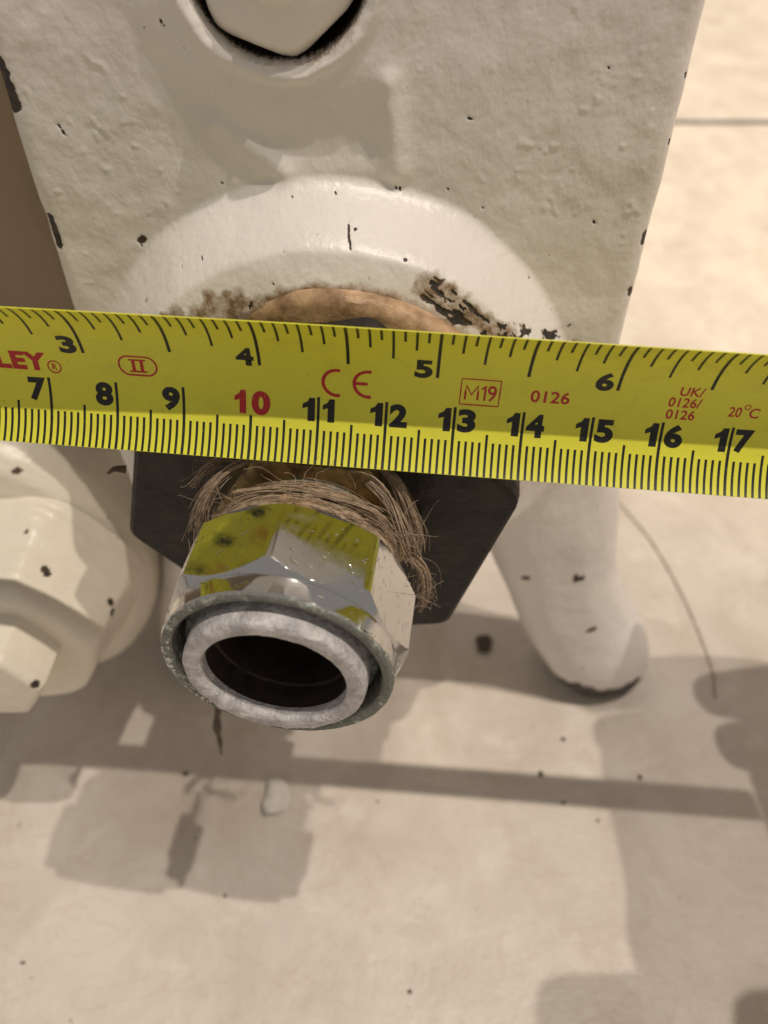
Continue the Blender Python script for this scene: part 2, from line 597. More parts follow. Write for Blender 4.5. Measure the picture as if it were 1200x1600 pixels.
# the bolt in the recess: hex head with rounded face and a raised centre
m = MB()
bx, bz = -14.3, -19.9
nt = 96
th = np.linspace(0, 2 * PI, nt, endpoint=False)
phi = np.mod(th - math.radians(-82) + PI / 6, PI / 3) - PI / 6
hexr = lambda R: R * math.cos(PI / 6) / np.cos(np.mod(phi + PI / 6, PI / 3) - PI / 6)
hx_ = 12.1 * math.cos(PI / 6) / np.cos(np.mod(th - math.radians(-80), PI / 3) - PI / 6)
prof = [(.98, 133), (.98, 122.2), (.965, 120.8), (.93, 119.6), (.87, 118.6), (.78, 117.9), (.6, 117.3), (.42, 117.1), (.38, 116.4), (.33, 115.4), (.26, 115.0), (.02, 114.8)]
rows = []
for k, (f, y) in enumerate(prof):
    rad = (f * hx_ if k < 3 else f * (hx_ * (f - .3) + 10.6 * (1.3 - f)))
    rad = np.minimum(.45 * rad + .55 * np.minimum(rad, 11.1 * f), 11.7)
    rows.append(np.stack([bx + rad * np.cos(th), y + .25 * fbm(th * 1.3, th * 0 + k * .4, 2, 3), bz + rad * np.sin(th)], -1))
i = m.grid(np.array(rows), wrap_v=True)
m.f.append(tuple(i + (len(prof) - 1) * nt + j for j in range(nt)))
z0 = np.zeros(m.n)
m.build('bolt_head', M_PAINT, radiator, 60, dict(chip=z0, grime=z0))
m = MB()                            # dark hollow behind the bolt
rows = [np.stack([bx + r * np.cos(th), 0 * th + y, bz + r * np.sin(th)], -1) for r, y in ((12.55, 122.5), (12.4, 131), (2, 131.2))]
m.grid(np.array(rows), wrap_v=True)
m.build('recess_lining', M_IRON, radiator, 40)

# the sections behind the end one
for k in range(3):
    y0 = 166 + k * 52
    ring = []
    nseg = 40
    t8 = np.linspace(0, 2 * PI, nseg, endpoint=False)
    sx = np.sign(np.cos(t8)) * np.abs(np.cos(t8)) ** .5; sy = np.sign(np.sin(t8)) * np.abs(np.sin(t8)) ** .5
    m = MB()
    rows = []
    for z, f in ((420, .9), (415, 1), (-70, 1), (-92, .97), (-112, .8), (-126, .5), (-132, .2)):
        rows.append(np.stack([-6 + 47 * f * sx, y0 + 23 + 23 * (.6 + .4 * f) * sy, np.full(nseg, z)], -1))
    i = m.grid(np.array(rows), wrap_v=True)
    m.f.append(tuple(i + j for j in range(nseg))); m.f.append(tuple(i + 6 * nseg + j for j in range(nseg)))
    z0 = np.zeros(m.n)
    m.build('section', M_PAINT, radiator, 40, dict(chip=z0, grime=z0))

# ------------------------------------------------------------------ fittings share one axis, leaning a little left of square
AX = np.array([-.13, -.9915, 0.0]); AX /= np.linalg.norm(AX)
AXX = np.array([.9915, -.13, 0.0]); AXX /= np.linalg.norm(AXX)
AZ = np.array([0, 0, 1.0])
HUB = np.array([-8.8, 107.0, HZ])


def ax(a, r, t):                    # a mm forward of the boss, radius, angle
    a, r, t = np.broadcast_arrays(np.asarray(a, float), r, t)
    return HUB + a[..., None] * AX + (r * np.cos(t))[..., None] * AXX + (r * np.sin(t))[..., None] * AZ


def lathe(name, prof, mat, parent, seg=128, rf=None, smooth=35, attrs=None, close=False, loop=False):
    th = np.linspace(0, 2 * PI, seg, endpoint=False)
    rows = []
    base = th
    for k, (a, r) in enumerate(prof):
        th = base.copy()
        rr = np.full(seg, float(r)); aa = np.full(seg, float(a))
        if rf:
            aa, rr = rf(k, aa, rr, th)
        rows.append(ax(aa, rr, th))
    m = MB()
    i = m.grid(np.array(rows), wrap_v=True, wrap_u=loop)
    if close:
        m.f.append(tuple(i + j for j in range(seg)))
        m.f.append(tuple(i + (len(prof) - 1) * seg + j for j in range(seg)))
    at = {k: f(np.vstack(m.v)) for k, f in attrs.items()} if attrs else None
    return m.build(name, mat, parent, smooth, at)


def polyr(th, n, ap, rot):
    return ap / np.cos(np.mod(th - rot, 2 * PI / n) - PI / n)


# bushing: round bronze seat and dark hex plate
bush = thing('reducing_bushing', 'dark iron hexagonal bushing screwed into the white radiator boss', 'bushing', (HX, 100, HZ))


def face_rf(k, a, r, th):
    return a + .12 * fbm(th * 5, th * 0 + k, 3, 6), r + .25 * fbm(th * 3, th * 0 + k * .7, 3, 8)


lathe('seat_ring', [(-6, 33.0), (2.0, 32.9), (2.9, 32.1), (3.4, 30.9), (3.5, 28.4), (3.0, 27.8), (2.9, 12), (2.9, 10)], M_FACE, bush, rf=face_rf)
hexrot = math.radians(14)


def hex_rf(k, a, r, th):
    R = np.minimum(polyr(th, 6, r[0] * math.cos(PI / 6), hexrot), r * .985)
    x, z = R * np.cos(th) - 2.2 * (r > 20), R * np.sin(th) - 4.6 * (r > 20)      # the plate sits a little low
    R = np.hypot(x, z)
    th[:] = np.arctan2(z, x)
    return a, R


lathe('hex_plate', [(4.0, 36.6), (11.6, 36.6), (13.2, 36.3), (13.9, 35.3), (14.0, 30), (14.0, 13)], M_IRON, bush, seg=192, rf=hex_rf, smooth=28)
m = MB()                            # torn flake at the plate's left edge
m.tube(spline([(-42.5, 94.5, -84.6), (-44.2, 94.2, -84.2), (-45.4, 93.8, -84.8)], 8), .7, 6, np.linspace(1, .35, 8))
m.build('paint_flake', M_SPECK, bush, 60)

# valve tail: brass hexagon, pipe and pitted end ring
tail = thing('valve_tail', 'short valve tail with brass hexagon and pitted grey pipe end', 'pipe fitting', (-12, 85, HZ))


def brass_rf(k, a, r, th):
    R = polyr(th, 6, r[0] * math.cos(PI / 6), math.radians(-2))
    return a, np.minimum(R, r * .985)


lathe('brass_hexagon', [(13.5, 17.4), (20.6, 17.4), (21.2, 17.0), (21.4, 16.4), (21.5, 12)], M_BRASS, tail, seg=192, rf=brass_rf, smooth=20)


def ring_rf(k, a, r, th):
    n = fbm(th * 4.5, th * 0 + k * 1.1, 4, 2)
    n2 = fbm(th * 9, th * 0 + k * 2.3, 3, 5)
    w = [0, .2, .8, 1.2, 1.3, .9, .4, 0][k]
    return a + w * (.16 * n + .16 * n2), r + w * (.10 * n2 + .07 * n)


lathe('end_ring', [(36, 12.9), (48.0, 12.9), (48.9, 12.75), (49.3, 12.4), (49.35, 11.5), (49.3, 10.5), (48.9, 10.15), (47.2, 10.1)], M_WASHER, tail, seg=220, rf=ring_rf, smooth=60)


def bore_rf(k, a, r, th):
    return a, r + .18 * fbm(th * 3, th * 0 + k * .9, 3, 4)


lathe('bore', [(48.4, 10.4), (46, 10.15), (43.5, 10.2), (43.2, 9.9), (38, 9.9), (30, 9.8), (15, 9.7), (-20, 9.7), (-21, .4)], M_BORE, tail, rf=bore_rf)
lathe('pipe_sleeve', [(21, 12.2), (30, 12.2), (40, 13.4), (42.5, 14.0), (44.6, 13.8), (44.9, 12.9)], M_RINGDARK, tail)

# chrome union nut
nut = thing('union_nut', 'chrome octagonal union nut with green corrosion on its rim', 'nut', (-15, 70, HZ))
A0, A1 = 32.0, 44.1                 # back and front of the flats
prof = [(A0 + 1.0, 13.6), (A0, 15.0), (A0, 17.0)]
na = 26
prof += [(A0 + (A1 - A0) * t, 99) for t in np.r_[np.linspace(0, .12, 10)[:-1], np.linspace(.12, .74, 8)[:-1], np.linspace(.74, 1, 44)]]
prof += [(A1 + .15, 16.55), (A1 + .6, 16.45), (46.9, 16.5), (47.4, 16.3), (47.6, 15.9), (47.5, 15.2), (47.2, 14.85), (46.2, 14.7), (44, 14.7), (42, 14.6), (41.8, 12.5)]


def nut_rf(k, a, r, th):
    if r[0] == 99:
        R = polyr(th, 8, 16.75, math.radians(91.5))
        c0 = 17.05 + (a - A0) * 1.5              # back chamfer
        c1 = 16.5 + (A1 - a) * .8              # front chamfer
        R = np.minimum(np.minimum(R, np.minimum(c0, c1)), 17.95)
        return a, R
    e = .05 * fbm(th * 6, th * 0 + k, 3, 7) if k > len(prof) - 9 else 0
    return a + e, r + e


def verdi(P):
    D = P - HUB
    a = D @ AX; r = np.hypot(D @ AXX, D[:, 2]); t = np.arctan2(D[:, 2], D @ AXX)
    right = ss(-1.2, .2, np.cos(t - .35)) 
    v = ss(46.8, 47.4, a) * (.62 + .2 * right) + (r < 14.9) * .75
    v = np.maximum(v, .44 * ss(44, 47, a) * ss(.55, .95, np.cos(t - .35)))
    v = np.maximum(v, .52 * ss(43, 44.2, a) * ss(.75, .98, np.cos(t + .25)))
    return np.clip(v, 0, 1)


lathe('nut_body', prof, M_CHROME, nut, seg=320, rf=nut_rf, smooth=17, attrs=dict(verdigris=verdi))

# hemp wound on the thread, with loose hairs
hemp = thing('hemp_packing', 'frayed brown hemp fibre wound round the thread behind the chrome nut', 'hemp', (-12, 84, HZ))


def wrap_rf(k, a, r, th):
    return a, r + .9 * fbm(th * 2.4, th * 0 + k * .8, 4, 10) + .35 * fbm(th * 11, th * 0 + k * 2, 2, 3)


lathe('wrap', [(20.5, 11.5), (22.0, 12.2), (23.5, 13.4), (25, 13.9), (27.5, 14.3), (30, 14.2), (32, 13.8), (33.5, 13.0)], M_HEMPW, hemp, rf=wrap_rf, smooth=60)
R2 = np.random.RandomState(5)
m = MB()
for k in range(230):                # strands lying round the thread
    t0 = R2.uniform(0, 2 * PI); span = R2.uniform(.35, 1.5)
    a0 = R2.uniform(23.4, 33.5); a1 = a0 + R2.normal(0, 1.6)
    n = 14
    tt = np.linspace(0, 1, n)
    r = R2.uniform(13.6, 15.0) + .55 * np.sin(tt * R2.uniform(2, 7) + R2.uniform(0, 6)) + (R2.rand() < .25) * 2.2 * tt ** 2
    a = a0 + (a1 - a0) * tt + .5 * np.sin(tt * 5 + R2.uniform(0, 6))
    a = np.clip(a, 23.0, 34.5)
    r = np.where(a > 32.6, np.minimum(r, 14.9), r)
    r = np.where(a < 26.5, np.minimum(r, 14.0), r)
    m.tube(ax(a, r, t0 + span * tt), R2.uniform(.025, .075), 4)


def tuft(pts, n, spread, rad=(.025, .07), frizz=.6):
    n = int(n * .6)
    for q in range(7):               # matted core
        base = spline(pts, 14) + R2.normal(0, spread * .5, 3)
        m.tube(base + .25 * np.sin(np.linspace(0, 1, 14)[:, None] * R2.uniform(3, 9, 3)), R2.uniform(.12, .28), 6, np.linspace(1, .25, 14))
    base = spline(pts, 18)
    for k in range(n):
        off = R2.normal(0, spread, 3)
        w = np.linspace(0, 1, 18)[:, None]
        ph = R2.uniform(0, 6, 3); fq = R2.uniform(3, 9, 3)
        s0, s1 = R2.uniform(0, .35), R2.uniform(.6, 1.0)
        P = base + off * (.25 + w) + frizz * np.sin(w * fq + ph) * (w + .15)
        lo, hi = int(s0 * 17), max(int(s1 * 17), int(s0 * 17) + 5)
        m.tube(P[lo:hi], R2.uniform(*rad), 4)


tuft([(-1, 88, -78), (2.0, 86, -80), (4.2, 84, -85), (5.2, 83, -90), (4.8, 82, -95)], 230, .65, (.02, .055))
tuft([(-4, 86, -77.5), (.5, 83, -80.5), (3.2, 80, -86), (4.2, 79, -91)], 110, .6)
tuft([(-21, 89, -78), (-24.5, 87, -79), (-27.5, 85, -82), (-29, 84, -86), (-29.8, 83, -90)], 120, .7)
tuft([(-22, 91, -79), (-26, 90, -78.7), (-28.5, 89, -80), (-30, 88, -82)], 40, .8, (.02, .045), 1.3)
tuft([(-22, 83, -79), (-12, 80.5, -76.4), (-2, 79.5, -79), (2.5, 79, -85)], 60, .5)
tuft([(4, 82, -92), (6.5, 82, -97), (7, 82, -102), (6, 82, -106)], 34, 1.1, (.02, .045), 2.0)
for k in range(80):                 # matted clumps pressed into the thread
    t0 = R2.uniform(-.4, PI + .3); span = R2.uniform(.4, 1.3); w = np.linspace(0, 1, 16)
    a0 = R2.uniform(25.5, 32); rr_ = 13.9 + .5 * np.sin(w * R2.uniform(2, 6) + R2.uniform(0, 6))
    m.tube(ax(np.clip(a0 + R2.normal(0, 1.5) * w, 24.5, 33), rr_, t0 + span * w), R2.uniform(.35, .7), 7, np.sin(w * PI) ** .5 + .1)
for k in range(46):                 # flyaway hairs
    t = R2.uniform(-1.1, PI + .6)
    p0 = ax(R2.uniform(23, 31), 15.0, t)
    dirv = ax(24, 20, t) - ax(24, 15, t) + R2.normal(0, 2.4, 3)
    n = 12; w = np.linspace(0, 1, n)[:, None]
    m.tube(p0 + dirv * w * R2.uniform(.5, 1.5) + 1.0 * np.sin(w * R2.uniform(2, 6, 3) + R2.uniform(0, 6, 3)) * w, .035, 4)
for k in range(1300):                # short fuzz felted over the wrap
    t = R2.uniform(0, 2 * PI); a0 = R2.uniform(23.2, 33)
    n = 8; w = np.linspace(0, 1, n)
    tt = t + R2.normal(0, .18) * w + .05 * np.sin(w * R2.uniform(4, 12) + R2.uniform(0, 6))
    m.tube(ax(np.clip(a0 + R2.normal(0, 1.8) * w, 23.4, 33.5), 13.7 + (a0 > 26.5) * (R2.uniform(0, 1.0) + R2.uniform(-.3, .9) * w), tt), R2.uniform(.02, .055), 4)
o = m.build('fibres', M_HEMP, hemp)
o['kind'] = 'stuff'

m = MB()                            # a stiff dark strand hanging below the fitting
P = spline([(-27.5, 88, -118), (-31, 87.5, -130), (-34.2, 86, -141), (-36.2, 85.2, -150), (-36.6, 85, -157), (-37.2, 85, -163.4)], 26)
m.tube(P, .85, 7, np.r_[np.linspace(.8, 1, 16), np.linspace(1, .2, 10)] * (1 + .2 * np.sin(np.arange(26) * 1.3)))
tag(m.build('hemp_strand', M_SPECK, None, 60), 'dark frayed strand hanging below the chrome nut', 'strand')

# ------------------------------------------------------------------ the tape measure
TP = np.array([-50.11, 88.65, -74.26])      # lower edge at the 70 mm mark
TT = np.array([.9963, -.0804, -.0303]); TT /= np.linalg.norm(TT)
TW = np.array([.04, .13, .99]); TW -= TT * (TW @ TT); TW /= np.linalg.norm(TW)
TN = np.cross(TT, TW)                        # towards the reader
TR, TA = 14.7, .85


def tape(s, w, off=0.0):
    s, w = np.broadcast_arrays(np.asarray(s, float), np.asarray(w, float))
    tw = np.radians(np.interp(s, [0, 60, 110, 175, 260], [7, 4.6, .8, -.6, -1]))[..., None]
    W = np.cos(tw) * TW + np.sin(tw) * TN
    N = np.cos(tw) * TN - np.sin(tw) * TW
    ph = ((w / 25 - .5) * 2 * TA)[..., None]
    R = TR - off
    return TP + (s - 70)[..., None] * TT + W * TR * math.sin(TA) + W * R * np.sin(ph) - N * (R * np.cos(ph) - TR * math.cos(TA))


tm = thing('tape_measure', 'yellow steel tape measure blade with black and red print held across the fitting', 'tape measure', (40, 85, -75))
sg = np.linspace(1.0, 244, 122); wg = np.linspace(0, 25, 49)
S, Wd = np.meshgrid(sg, wg, indexing='ij')
m = MB()
F = tape(S, Wd); Bk = tape(S, Wd, -.16)
nu, nv = F.shape[:2]
i = m.grid(F); j = m.grid(Bk)
for a in range(nu - 1):
    for q in (0, nv - 1):
        m.f.append((i + a * nv + q, i + (a + 1) * nv + q, j + (a + 1) * nv + q, j + a * nv + q))
for q in range(nv - 1):
    for a in (0, nu - 1):
        m.f.append((i + a * nv + q, i + a * nv + q + 1, j + a * nv + q + 1, j + a * nv + q))
m.build('blade', M_TAPE, tm, 40)
OFF = .022


def tick(m, s, w0, w1, wid):
    n = max(3, int(abs(w1 - w0) / .6) + 2)
    w = np.linspace(w0, w1, n)
    P = np.stack([tape(s - wid / 2, w, OFF), tape(s + wid / 2, w, OFF)], 1)
    m.grid(P)


mm_, cm_ = MB(), MB()
for k in range(12, 242):
    if k % 10 == 0:
        tick(cm_, k, .02, 6.6 if k == 100 or k == 200 else 10.1, .42)
    else:
        tick(mm_, k, .02, 6.3 if k % 5 == 0 else 5.1, .37)
mm_.build('millimetre_ticks', M_BLACK, tm)
cm_.build('centimetre_lines', M_BLACK, tm)
im_ = MB()
for k in range(8, 150):
    s = k * 25.4 / 16
    if s > 240:
        break
    w1 = 14.6 if k % 16 == 0 else 15.9 if k % 8 == 0 else 17.6 if k % 4 == 0 else 19.6 if k % 2 == 0 else 21.6
    tick(im_, s, 24.98, w1, .46 if k % 8 == 0 else .36)
im_.build('inch_ticks', M_BLACK, tm)

_fcache = {}


def glyph(txt, bold):
    key = (txt, bold)
    if key not in _fcache:
        cu = bpy.data.curves.new('print', 'FONT')
        cu.body = txt; cu.size = 1; cu.offset = bold; cu.resolution_u = 5; cu.space_character = 1.0 + bold * 1.6
        ob = bpy.data.objects.new('print', cu)
        COL.objects.link(ob)
        dg = bpy.context.evaluated_depsgraph_get()
        me = bpy.data.meshes.new_from_object(ob.evaluated_get(dg))
        bpy.data.objects.remove(ob); bpy.data.curves.remove(cu)
        _fcache[key] = me
    return _fcache[key]


def on_tape(bm, name, mat, slant=0.0):
    ws = [v.co.y for v in bm.verts]
    lo, hi = min(ws), max(ws)
    w = math.floor(lo / .5) * .5 + .5
    while w < hi:
        g = list(bm.verts) + list(bm.edges) + list(bm.faces)
        bmesh.ops.bisect_plane(bm, geom=g, plane_co=(0, w, 0), plane_no=(0, 1, 0), dist=1e-5)
        w += .5
    V = np.array([v.co for v in bm.verts])
    P = tape(V[:, 0] + slant * (V[:, 1] - lo), V[:, 1], OFF + .004)
    P[:, 2] -= FLOOR
    P *= .001
    for v, p in zip(bm.verts, P):
        v.co = p
    me = bpy.data.meshes.new(name)
    bm.to_mesh(me); bm.free()
    return link(name, me, mat, tm)


def text(txt, s0, s1, w0, w1, mat, bold=.02, name='numeral', slant=0.0):
    bm = bmesh.new()
    if txt == '1':                   # heavy one with a slanted flag
        bm.faces.new([bm.verts.new((x, y, 0)) for x, y in ((.42, 0), (1, 0), (1, 1), (.56, 1), (.40, .84), (.0, .72), (.0, .52), (.42, .60))])
    else:
        bm.from_mesh(glyph(txt, bold))
    V = np.array([v.co for v in bm.verts])
    lo, hi = V.min(0), V.max(0)
    for v in bm.verts:
        v.co = ((v.co.x - lo[0]) / (hi[0] - lo[0]) * (s1 - s0) + s0, (v.co.y - lo[1]) / (hi[1] - lo[1]) * (w1 - w0) + w0, 0)
    return on_tape(bm, name, mat, slant)


B1 = .052
dw = {'1': 1.75}
for k in range(2, 24):               # centimetre numerals
    c = k * 10.0
    if k in (10, 20):
        text(str(k)[0], c - 3.0 + (.6 if k == 10 else 0), c - .35 - (.35 if k == 10 else 0), 6.8, 10.4, M_RED, B1)
        text('0', c + .1, c + 2.9, 6.7, 10.4, M_RED, B1)
    elif k < 10:
        text(str(k), c - 3.2, c - .55, 6.4, 10.0, M_BLACK, B1)
    else:
        t, q = str(k)
        text(t, c - 2.35 if t == '1' else c - 3.1, c - .5, 6.4, 9.9, M_BLACK, B1)
        text(q, c + .5 + (.15 if q == '1' else 0), c + (2.4 if q == '1' else 3.15), 6.4, 9.9, M_BLACK, B1)
for k in range(1, 10):               # inch numerals
    c = k * 25.4
    text(str(k), c - 3.3, c - .75, 14.4, 17.7, M_BLACK, B1 * .9)


def stroke(pts, wid, closed=False):
    """flat band along a path in tape coordinates (s, w)"""
    P = np.asarray(pts, float)
    if closed:
        T = np.roll(P, -1, 0) - np.roll(P, 1, 0)
    else:
        T = np.gradient(P, axis=0)
    T /= np.linalg.norm(T, axis=1)[:, None]
    Nn = np.stack([-T[:, 1], T[:, 0]], -1)
    bm = bmesh.new()
    a = [bm.verts.new((*p, 0)) for p in P + Nn * wid / 2]
    c = [bm.verts.new((*p, 0)) for p in P - Nn * wid / 2]
    n = len(P)
    for i in range(n if closed else n - 1):
        j = (i + 1) % n
        bm.faces.new((a[i], a[j], c[j], c[i]))
    return bm


def arc(cx, cy, rx, ry, t0, t1, n=40):
    t = np.linspace(math.radians(t0), math.radians(t1), n)
    return np.stack([cx + rx * np.cos(t), cy + ry * np.sin(t)], -1)


text('STANLEY', 50.9, 70.4, 11.1, 14.2, M_RED, .05, 'brand_lettering')
on_tape(stroke(arc(71.3, 11.9, .95, .95, 0, 360, 33)[:-1], .2, True), 'registered_mark', M_RED)
text('R', 70.95, 71.7, 11.4, 12.4, M_RED, .02, 'registered_mark')
# class mark: II in a rounded frame
pill = np.vstack([arc(85.0, 13.05, 1.5, 1.55, -90, 90, 14), arc(82.5, 13.05, 1.5, 1.55, 90, 270, 14)])
on_tape(stroke(pill, .28, True), 'class_mark', M_RED)
for s in (83.15, 84.35):
    on_tape(stroke([(s, 12.1), (s, 13.05), (s, 14.0)], .5), 'class_mark', M_RED)
for w in (12.1, 14.0):
    on_tape(stroke([(82.5, w), (83.75, w), (85.0, w)], .28), 'class_mark', M_RED)
# CE mark
on_tape(stroke(arc(112.7, 12.6, 2.05, 2.05, 78, 282), .5), 'conformity_mark', M_RED)
on_tape(stroke(arc(117.2, 12.7, 2.05, 2.05, 78, 282), .5), 'conformity_mark', M_RED)
on_tape(stroke([(115.3, 12.7), (116.2, 12.7), (117.1, 12.7)], .5), 'conformity_mark', M_RED)
on_tape(stroke([(130.5, 10.65), (133.3, 10.65), (136.1, 10.65), (136.1, 12.7), (136.1, 14.8), (133.3, 14.8), (130.5, 14.8), (130.5, 12.7)], .22, True), 'year_mark', M_RED)
on_tape(stroke([(131.2, 11.4), (131.2, 12.6), (131.25, 13.7), (132.1, 12.2), (132.95, 13.7), (133.0, 12.6), (133.0, 11.4)], .3), 'year_mark', M_RED)
on_tape(stroke([(133.45, 13.2), (133.75, 13.4), (134.0, 13.8), (134.0, 12.6), (134.0, 11.4)], .3), 'year_mark', M_RED)
text('9', 134.35, 135.65, 11.3, 13.9, M_RED, .012, 'year_mark')
text('0126', 140.5, 146.1, 11.75, 13.7, M_RED, .02, 'body_number')
text('UK/', 161.0, 164.4, 14.5, 16.1, M_RED, .02, 'approval_mark')
text('0126/', 159.9, 164.5, 12.6, 14.2, M_RED, .02, 'approval_mark')
text('0126', 160.0, 164.1, 10.7, 12.2, M_RED, .02, 'approval_mark')
text('20', 168.6, 170.4, 11.7, 13.3, M_RED, .015, 'temperature_mark')
text('C', 171.5, 172.9, 11.7, 13.3, M_RED, .015, 'temperature_mark')
on_tape(stroke(arc(171.0, 13.4, .38, .38, 0, 360, 17)[:-1], .16, True), 'temperature_mark', M_RED)
for me in _fcache.values():
    bpy.data.meshes.remove(me)

# end hook and the case the blade comes out of
m = MB()
w = np.linspace(3, 22, 16)
G = np.stack([tape(14, w, -.3), tape(0.2, w, -.3), tape(-.6, w, -.3), tape(-.6, w, -.3) - 9 * TN], 0)
m.grid(G)
o = m.build('end_hook', M_STEEL, tm, 40)
sm = o.modifiers.new('thickness', 'SOLIDIFY'); sm.thickness = .0008
cs = tape(250, 12.5)
m = MB()
outline = np.array([(-2, 8), (-3, 1), (-3, -10), (-3, -26), (-5, -44), (3, -60), (40, -67), (58, -62), (68, -48), (70, -28), (70, 2), (66, 7), (40, 9), (8, 10)], float)
ol = spline(np.vstack([outline, outline[:1]]), 90)[:-1]
cen = ol.mean(0)
rows = []
for z, f in ((-19, .86), (-18.5, .93), (-16.5, .985), (-14, 1), (14, 1), (16.5, .985), (18.5, .93), (19, .86)):
    q = cen + (ol - cen) * f
    rows.append(np.stack([cs[0] + q[:, 0], cs[1] + q[:, 1], np.full(len(q), cs[2] + z)], -1))
i = m.grid(np.array(rows), wrap_v=True)
n = len(ol)
m.f.append(tuple(i + j for j in range(n))); m.f.append(tuple(i + 7 * n + j for j in range(n)))
m.build('case', M_CASE, tm, 40)
m = MB()
rows = []
for z, f in ((-12, 1.0), (-11, 1.035), (11, 1.035), (12, 1.0)):
    q = cen + (ol[18:70] - cen) * (f + .012 * np.sin(np.arange(52) * 1.9)[:, None] * (f > 1.01))
    rows.append(np.stack([cs[0] + q[:, 0], cs[1] + q[:, 1], np.full(len(q), cs[2] + z)], -1))
m.grid(np.array(rows))
m.build('rubber_grip', M_RUBBER, tm, 40)

# ------------------------------------------------------------------ the second radiator on the left and its plug
rad2 = thing('radiator', 'cream radiator boss low at the left edge behind the cream plug', 'radiator', (-95, 150, FLOOR))
bx, bz = -91.0, -149.0
th = np.linspace(0, 2 * PI, 96, endpoint=False)
m = MB()
rows = []
for y, r in dense([(182, 10), (182, 30), (160, 31), (140, 31), (132, 30.4), (127, 29), (124, 27), (122.5, 23), (122.5, 4)], .8):
    rr = r + .7 * fbm(np.cos(th) * 2 + y * .03, np.sin(th) * 2, 3, 6)
    rows.append(np.stack([bx + rr * np.cos(th), np.full(96, y), bz + 1.42 * rr * np.sin(th)], -1))
m.grid(np.array(rows), wrap_v=True)
P = np.vstack(m.v)
c = np.zeros(len(P))
for (x, y, z, r) in ((-80.7, 125.6, -112.7, 1.2), (-84, 126, -112, .7)):
    c = np.maximum(c, 1 - ss(r * .5, r * 1.6, np.linalg.norm(P - [x, y, z], axis=1)))
m.build('boss', M_CREAM, rad2, 50, dict(chip=c, grime=0 * c))
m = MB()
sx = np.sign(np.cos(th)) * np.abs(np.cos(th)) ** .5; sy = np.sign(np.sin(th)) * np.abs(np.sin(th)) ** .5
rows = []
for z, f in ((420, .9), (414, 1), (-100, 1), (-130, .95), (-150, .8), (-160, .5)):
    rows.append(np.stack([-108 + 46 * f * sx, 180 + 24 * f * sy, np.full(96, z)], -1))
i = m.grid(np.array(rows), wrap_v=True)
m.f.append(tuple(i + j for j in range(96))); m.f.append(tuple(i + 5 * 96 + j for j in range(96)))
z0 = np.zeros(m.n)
m.build('column', M_CREAM_SHADE, rad2, 50, dict(chip=z0, grime=z0))  # shade on this column is carried by its darker colour
G = sweep([(-112, 160, -160), (-116, 160, -180), (-120, 158, -200), (-121, 158, -211)], [18, 16, 13, 9], depth=[14, 13, 12, 8])
m = MB(); i = m.grid(G, wrap_v=True)
m.f.append(tuple(i + j for j in range(72))); m.f.append(tuple(i + 89 * 72 + j for j in range(72)))
z0 = np.zeros(m.n)
m.build('leg', M_CREAM, rad2, 50, dict(chip=z0, grime=z0))

plug = thing('blanking_plug', 'cream painted hexagonal plug with small hexagonal head and black chips at left edge', 'plug', (-92, 105, -152))
px, pz = -86.0, -143.5
nseg = 192
th = np.linspace(0, 2 * PI, nseg, endpoint=False)
m = MB(); rows = []
hr = .62 * polyr(th, 6, 20.4, math.radians(6)) + .38 * 21.6
for y, f, cap in dense([(124, 1.22, 26.5), (112, 1.06, 24.4), (104.5, 1, 23.2), (101.5, .985, 22.2), (100, .95, 21), (99.2, .88, 19.4), (99.1, .6, 14), (99.2, .4, 10)]):
    rr = np.minimum(hr * f, cap) + .3 * fbm(np.cos(th) * 3 + y, np.sin(th) * 3, 2, 4)
    rows.append(np.stack([px + rr * np.cos(th), np.full(nseg, y), pz + rr * np.sin(th)], -1))
m.grid(np.array(rows), wrap_v=True)
P = np.vstack(m.v); c = np.zeros(len(P))
for (x, y, z, r) in ((-73.0, 108.1, -125.6, .9), (-72.6, 107.6, -126.4, .8), (-77.4, 114.4, -120.3, .6), (-62.6, 110.3, -139.5, 1.0), (-62.3, 108.9, -141.6, 1.1), (-69.2, 104.9, -155.9, 1.4), (-68.6, 104.6, -153.4, 1.1), (-69.8, 105, -157.6, .9)):
    c = np.maximum(c, 1 - ss(r * .5, r * 1.5, np.linalg.norm(P - [x, y, z], axis=1)))
m.build('hex_flange', M_CREAM, plug, 75, dict(chip=c, grime=0 * c))
m = MB(); rows = []
hr = .8 * polyr(th, 6, 10.4, math.radians(-2)) + .2 * 11
HP = dense([(100, 1.06, 16), (97.5, 1, 11.8), (89.5, .98, 11.6), (88.2, .94, 11.0), (87.6, .86, 10), (87.4, .05, 1)])
for y, f, cap in HP:
    rr = np.minimum(hr * f, cap)
    rows.append(np.stack([px + 2.6 + rr * np.cos(th), np.full(nseg, y), pz + 3 + rr * np.sin(th)], -1))
i = m.grid(np.array(rows), wrap_v=True)
m.f.append(tuple(i + (len(HP) - 1) * nseg + j for j in range(nseg)))
P = np.vstack(m.v)
c = 1 - ss(.5, 1.5, np.linalg.norm(P - [-73.0, 88.1, -139.3], axis=1))
m.build('hex_head', M_CREAM, plug, 45, dict(chip=c, grime=0 * c))

# ------------------------------------------------------------------ small things on the floor


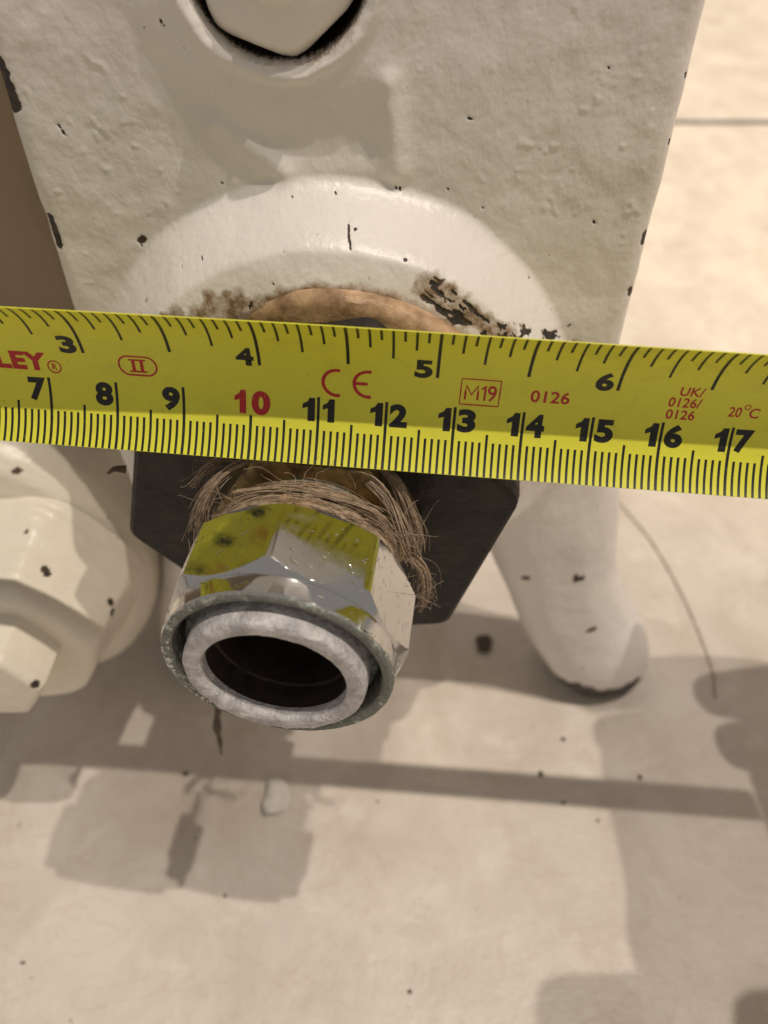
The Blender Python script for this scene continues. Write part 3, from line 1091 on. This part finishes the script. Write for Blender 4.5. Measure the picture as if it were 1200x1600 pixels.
def crumb(name, x, y, r, mat, label, cat, group=None, flat=.5, seed=0):
    q = np.random.RandomState(seed)
    bm = bmesh.new()
    bmesh.ops.create_icosphere(bm, subdivisions=2, radius=1)
    ph = q.uniform(0, 6, 3); st = q.uniform(.7, 1.25, 2)
    for v in bm.verts:
        k = 1 + .22 * math.sin(3 * v.co.x + ph[0]) + .18 * math.sin(4 * v.co.y + ph[1]) + q.uniform(-.08, .08)
        v.co = Vector((v.co.x * k * st[0], v.co.y * k * st[1], v.co.z * flat * k)) * r * .001
    lo = min(v.co.z for v in bm.verts)
    for v in bm.verts:
        v.co.z -= lo
    me = bpy.data.meshes.new(name); bm.to_mesh(me); bm.free()
    o = link(name, me, mat, None, 50)
    o.location = (x * .001, y * .001, 0)
    return tag(o, label, cat, group)


crumb('plaster_chip', -29.5, 96, 4.0, M_PLASTER, 'white plaster crumb on the floor below the chrome nut', 'plaster chip', None, .4, 3)
crumb('dirt_clump', 32.8, 148, 2.9, M_SPECK, 'dark round dirt clump on the floor behind the chrome nut', 'dirt clump', None, .3, 5)
for k, (x, y, r, where) in enumerate([
        (-57, 103, 1.2, 'in the tape shadow below the hanging strand'), (-1.8, 94.9, .8, 'just below the middle of the tape shadow'),
        (50.2, 94.5, .9, 'right under the dark tape shadow, left of its pair'), (59, 89.5, .8, 'beside the edge of the big right hand shadow'),
        (-41, 70, .7, 'at the tip of the double nut shadow'), (6.1, 48.5, .9, 'at the bottom centre of the picture'),
        (45.2, 103, 1.2, 'inside the dark tape shadow below the white leg'), (73.6, 102, 1.0, 'inside the dark tape shadow at the right'),
        (53.5, 114, 1.0, 'in the lit patch just in front of the white leg'), (-88, 54.6, .8, 'near the lower left corner')]):
    crumb('grit_grain', x, y, r * .6, M_SPECK, 'dark grit grain ' + where, 'grit', 'grit scattered on the floor', .5, 20 + k)
m = MB()
P = spline([(90.5, 218, FLOOR + .35), (92.3, 213.5, FLOOR + .35), (99.8, 193, FLOOR + .4), (104.2, 166, FLOOR + .35), (105.2, 140, FLOOR + .35), (103, 128, FLOOR + .35)], 40)
m.tube(P, .33, 6, 1 + .25 * np.sin(np.arange(40) * 2.1))
tag(m.build('thread', M_THREAD, None, 60), 'thin grey thread curving over the floor right of the radiator leg', 'thread')

# ------------------------------------------------------------------ the hand that grips the tape case (right of the picture; its shadow falls in)
M_SKIN = simple('skin', (.50, .31, .22), .5, 0, 250, .15, .0002, col2=(.42, .24, .17))


def skin_hand():
    V = []; E = []; Rr = []

    def chain(pts, start=None):
        prev = start
        for (x, y, z, r) in pts:
            V.append(b((x, y, z))); Rr.append(r * .001)
            if prev is not None:
                E.append((prev, len(V) - 1))
            prev = len(V) - 1
        return prev

    zc = cs[2]
    wrist = chain([(330, 62, zc - 30, 30), (285, 66, zc - 22, 27), (250, 72, zc - 10, 23)])
    palm = chain([(232, 82, zc - 4, 22)], wrist)
    for k, (dz, tipx, tipy) in enumerate(((26, 124, 101), (8, 117, 104), (-10, 117, 90), (-27, 128, 92))):
        r = (9.2, 9.6, 9.2, 8.0)[k]
        chain([(216, 93, zc + dz * .9, 12.5), (200, 101, zc + dz, r + 1.2), (176, tipy + 7, zc + dz * .95, r + .3), (152, tipy + 8, zc + dz * .9, r + .3), (tipx, tipy + 5, zc + dz * .85, r * .85)], palm)
    chain([(222, 58, zc + 16, 15), (194, 36, zc + 27, 12.5), (156, 26, zc + 29, 10.5), (128, 24, zc + 27, 10), (106, 26, zc + 24, 8)], palm)
    me = bpy.data.meshes.new('hand')
    me.from_pydata(V, E, [])
    o = bpy.data.objects.new('hand', me)
    COL.objects.link(o)
    me.materials.append(M_SKIN)
    sk = o.modifiers.new('skin', 'SKIN')
    if not me.skin_vertices:
        bpy.context.view_layer.objects.active = o
        bpy.ops.mesh.customdata_skin_add()
    for v, r in zip(me.skin_vertices[0].data, Rr):
        v.radius = (r, r)
    me.skin_vertices[0].data[0].use_root = True
    sk.use_smooth_shade = True
    sd = o.modifiers.new('smooth', 'SUBSURF'); sd.levels = 2; sd.render_levels = 2
    return o


tag(skin_hand(), 'bare hand gripping the tape case just past the right edge', 'hand')
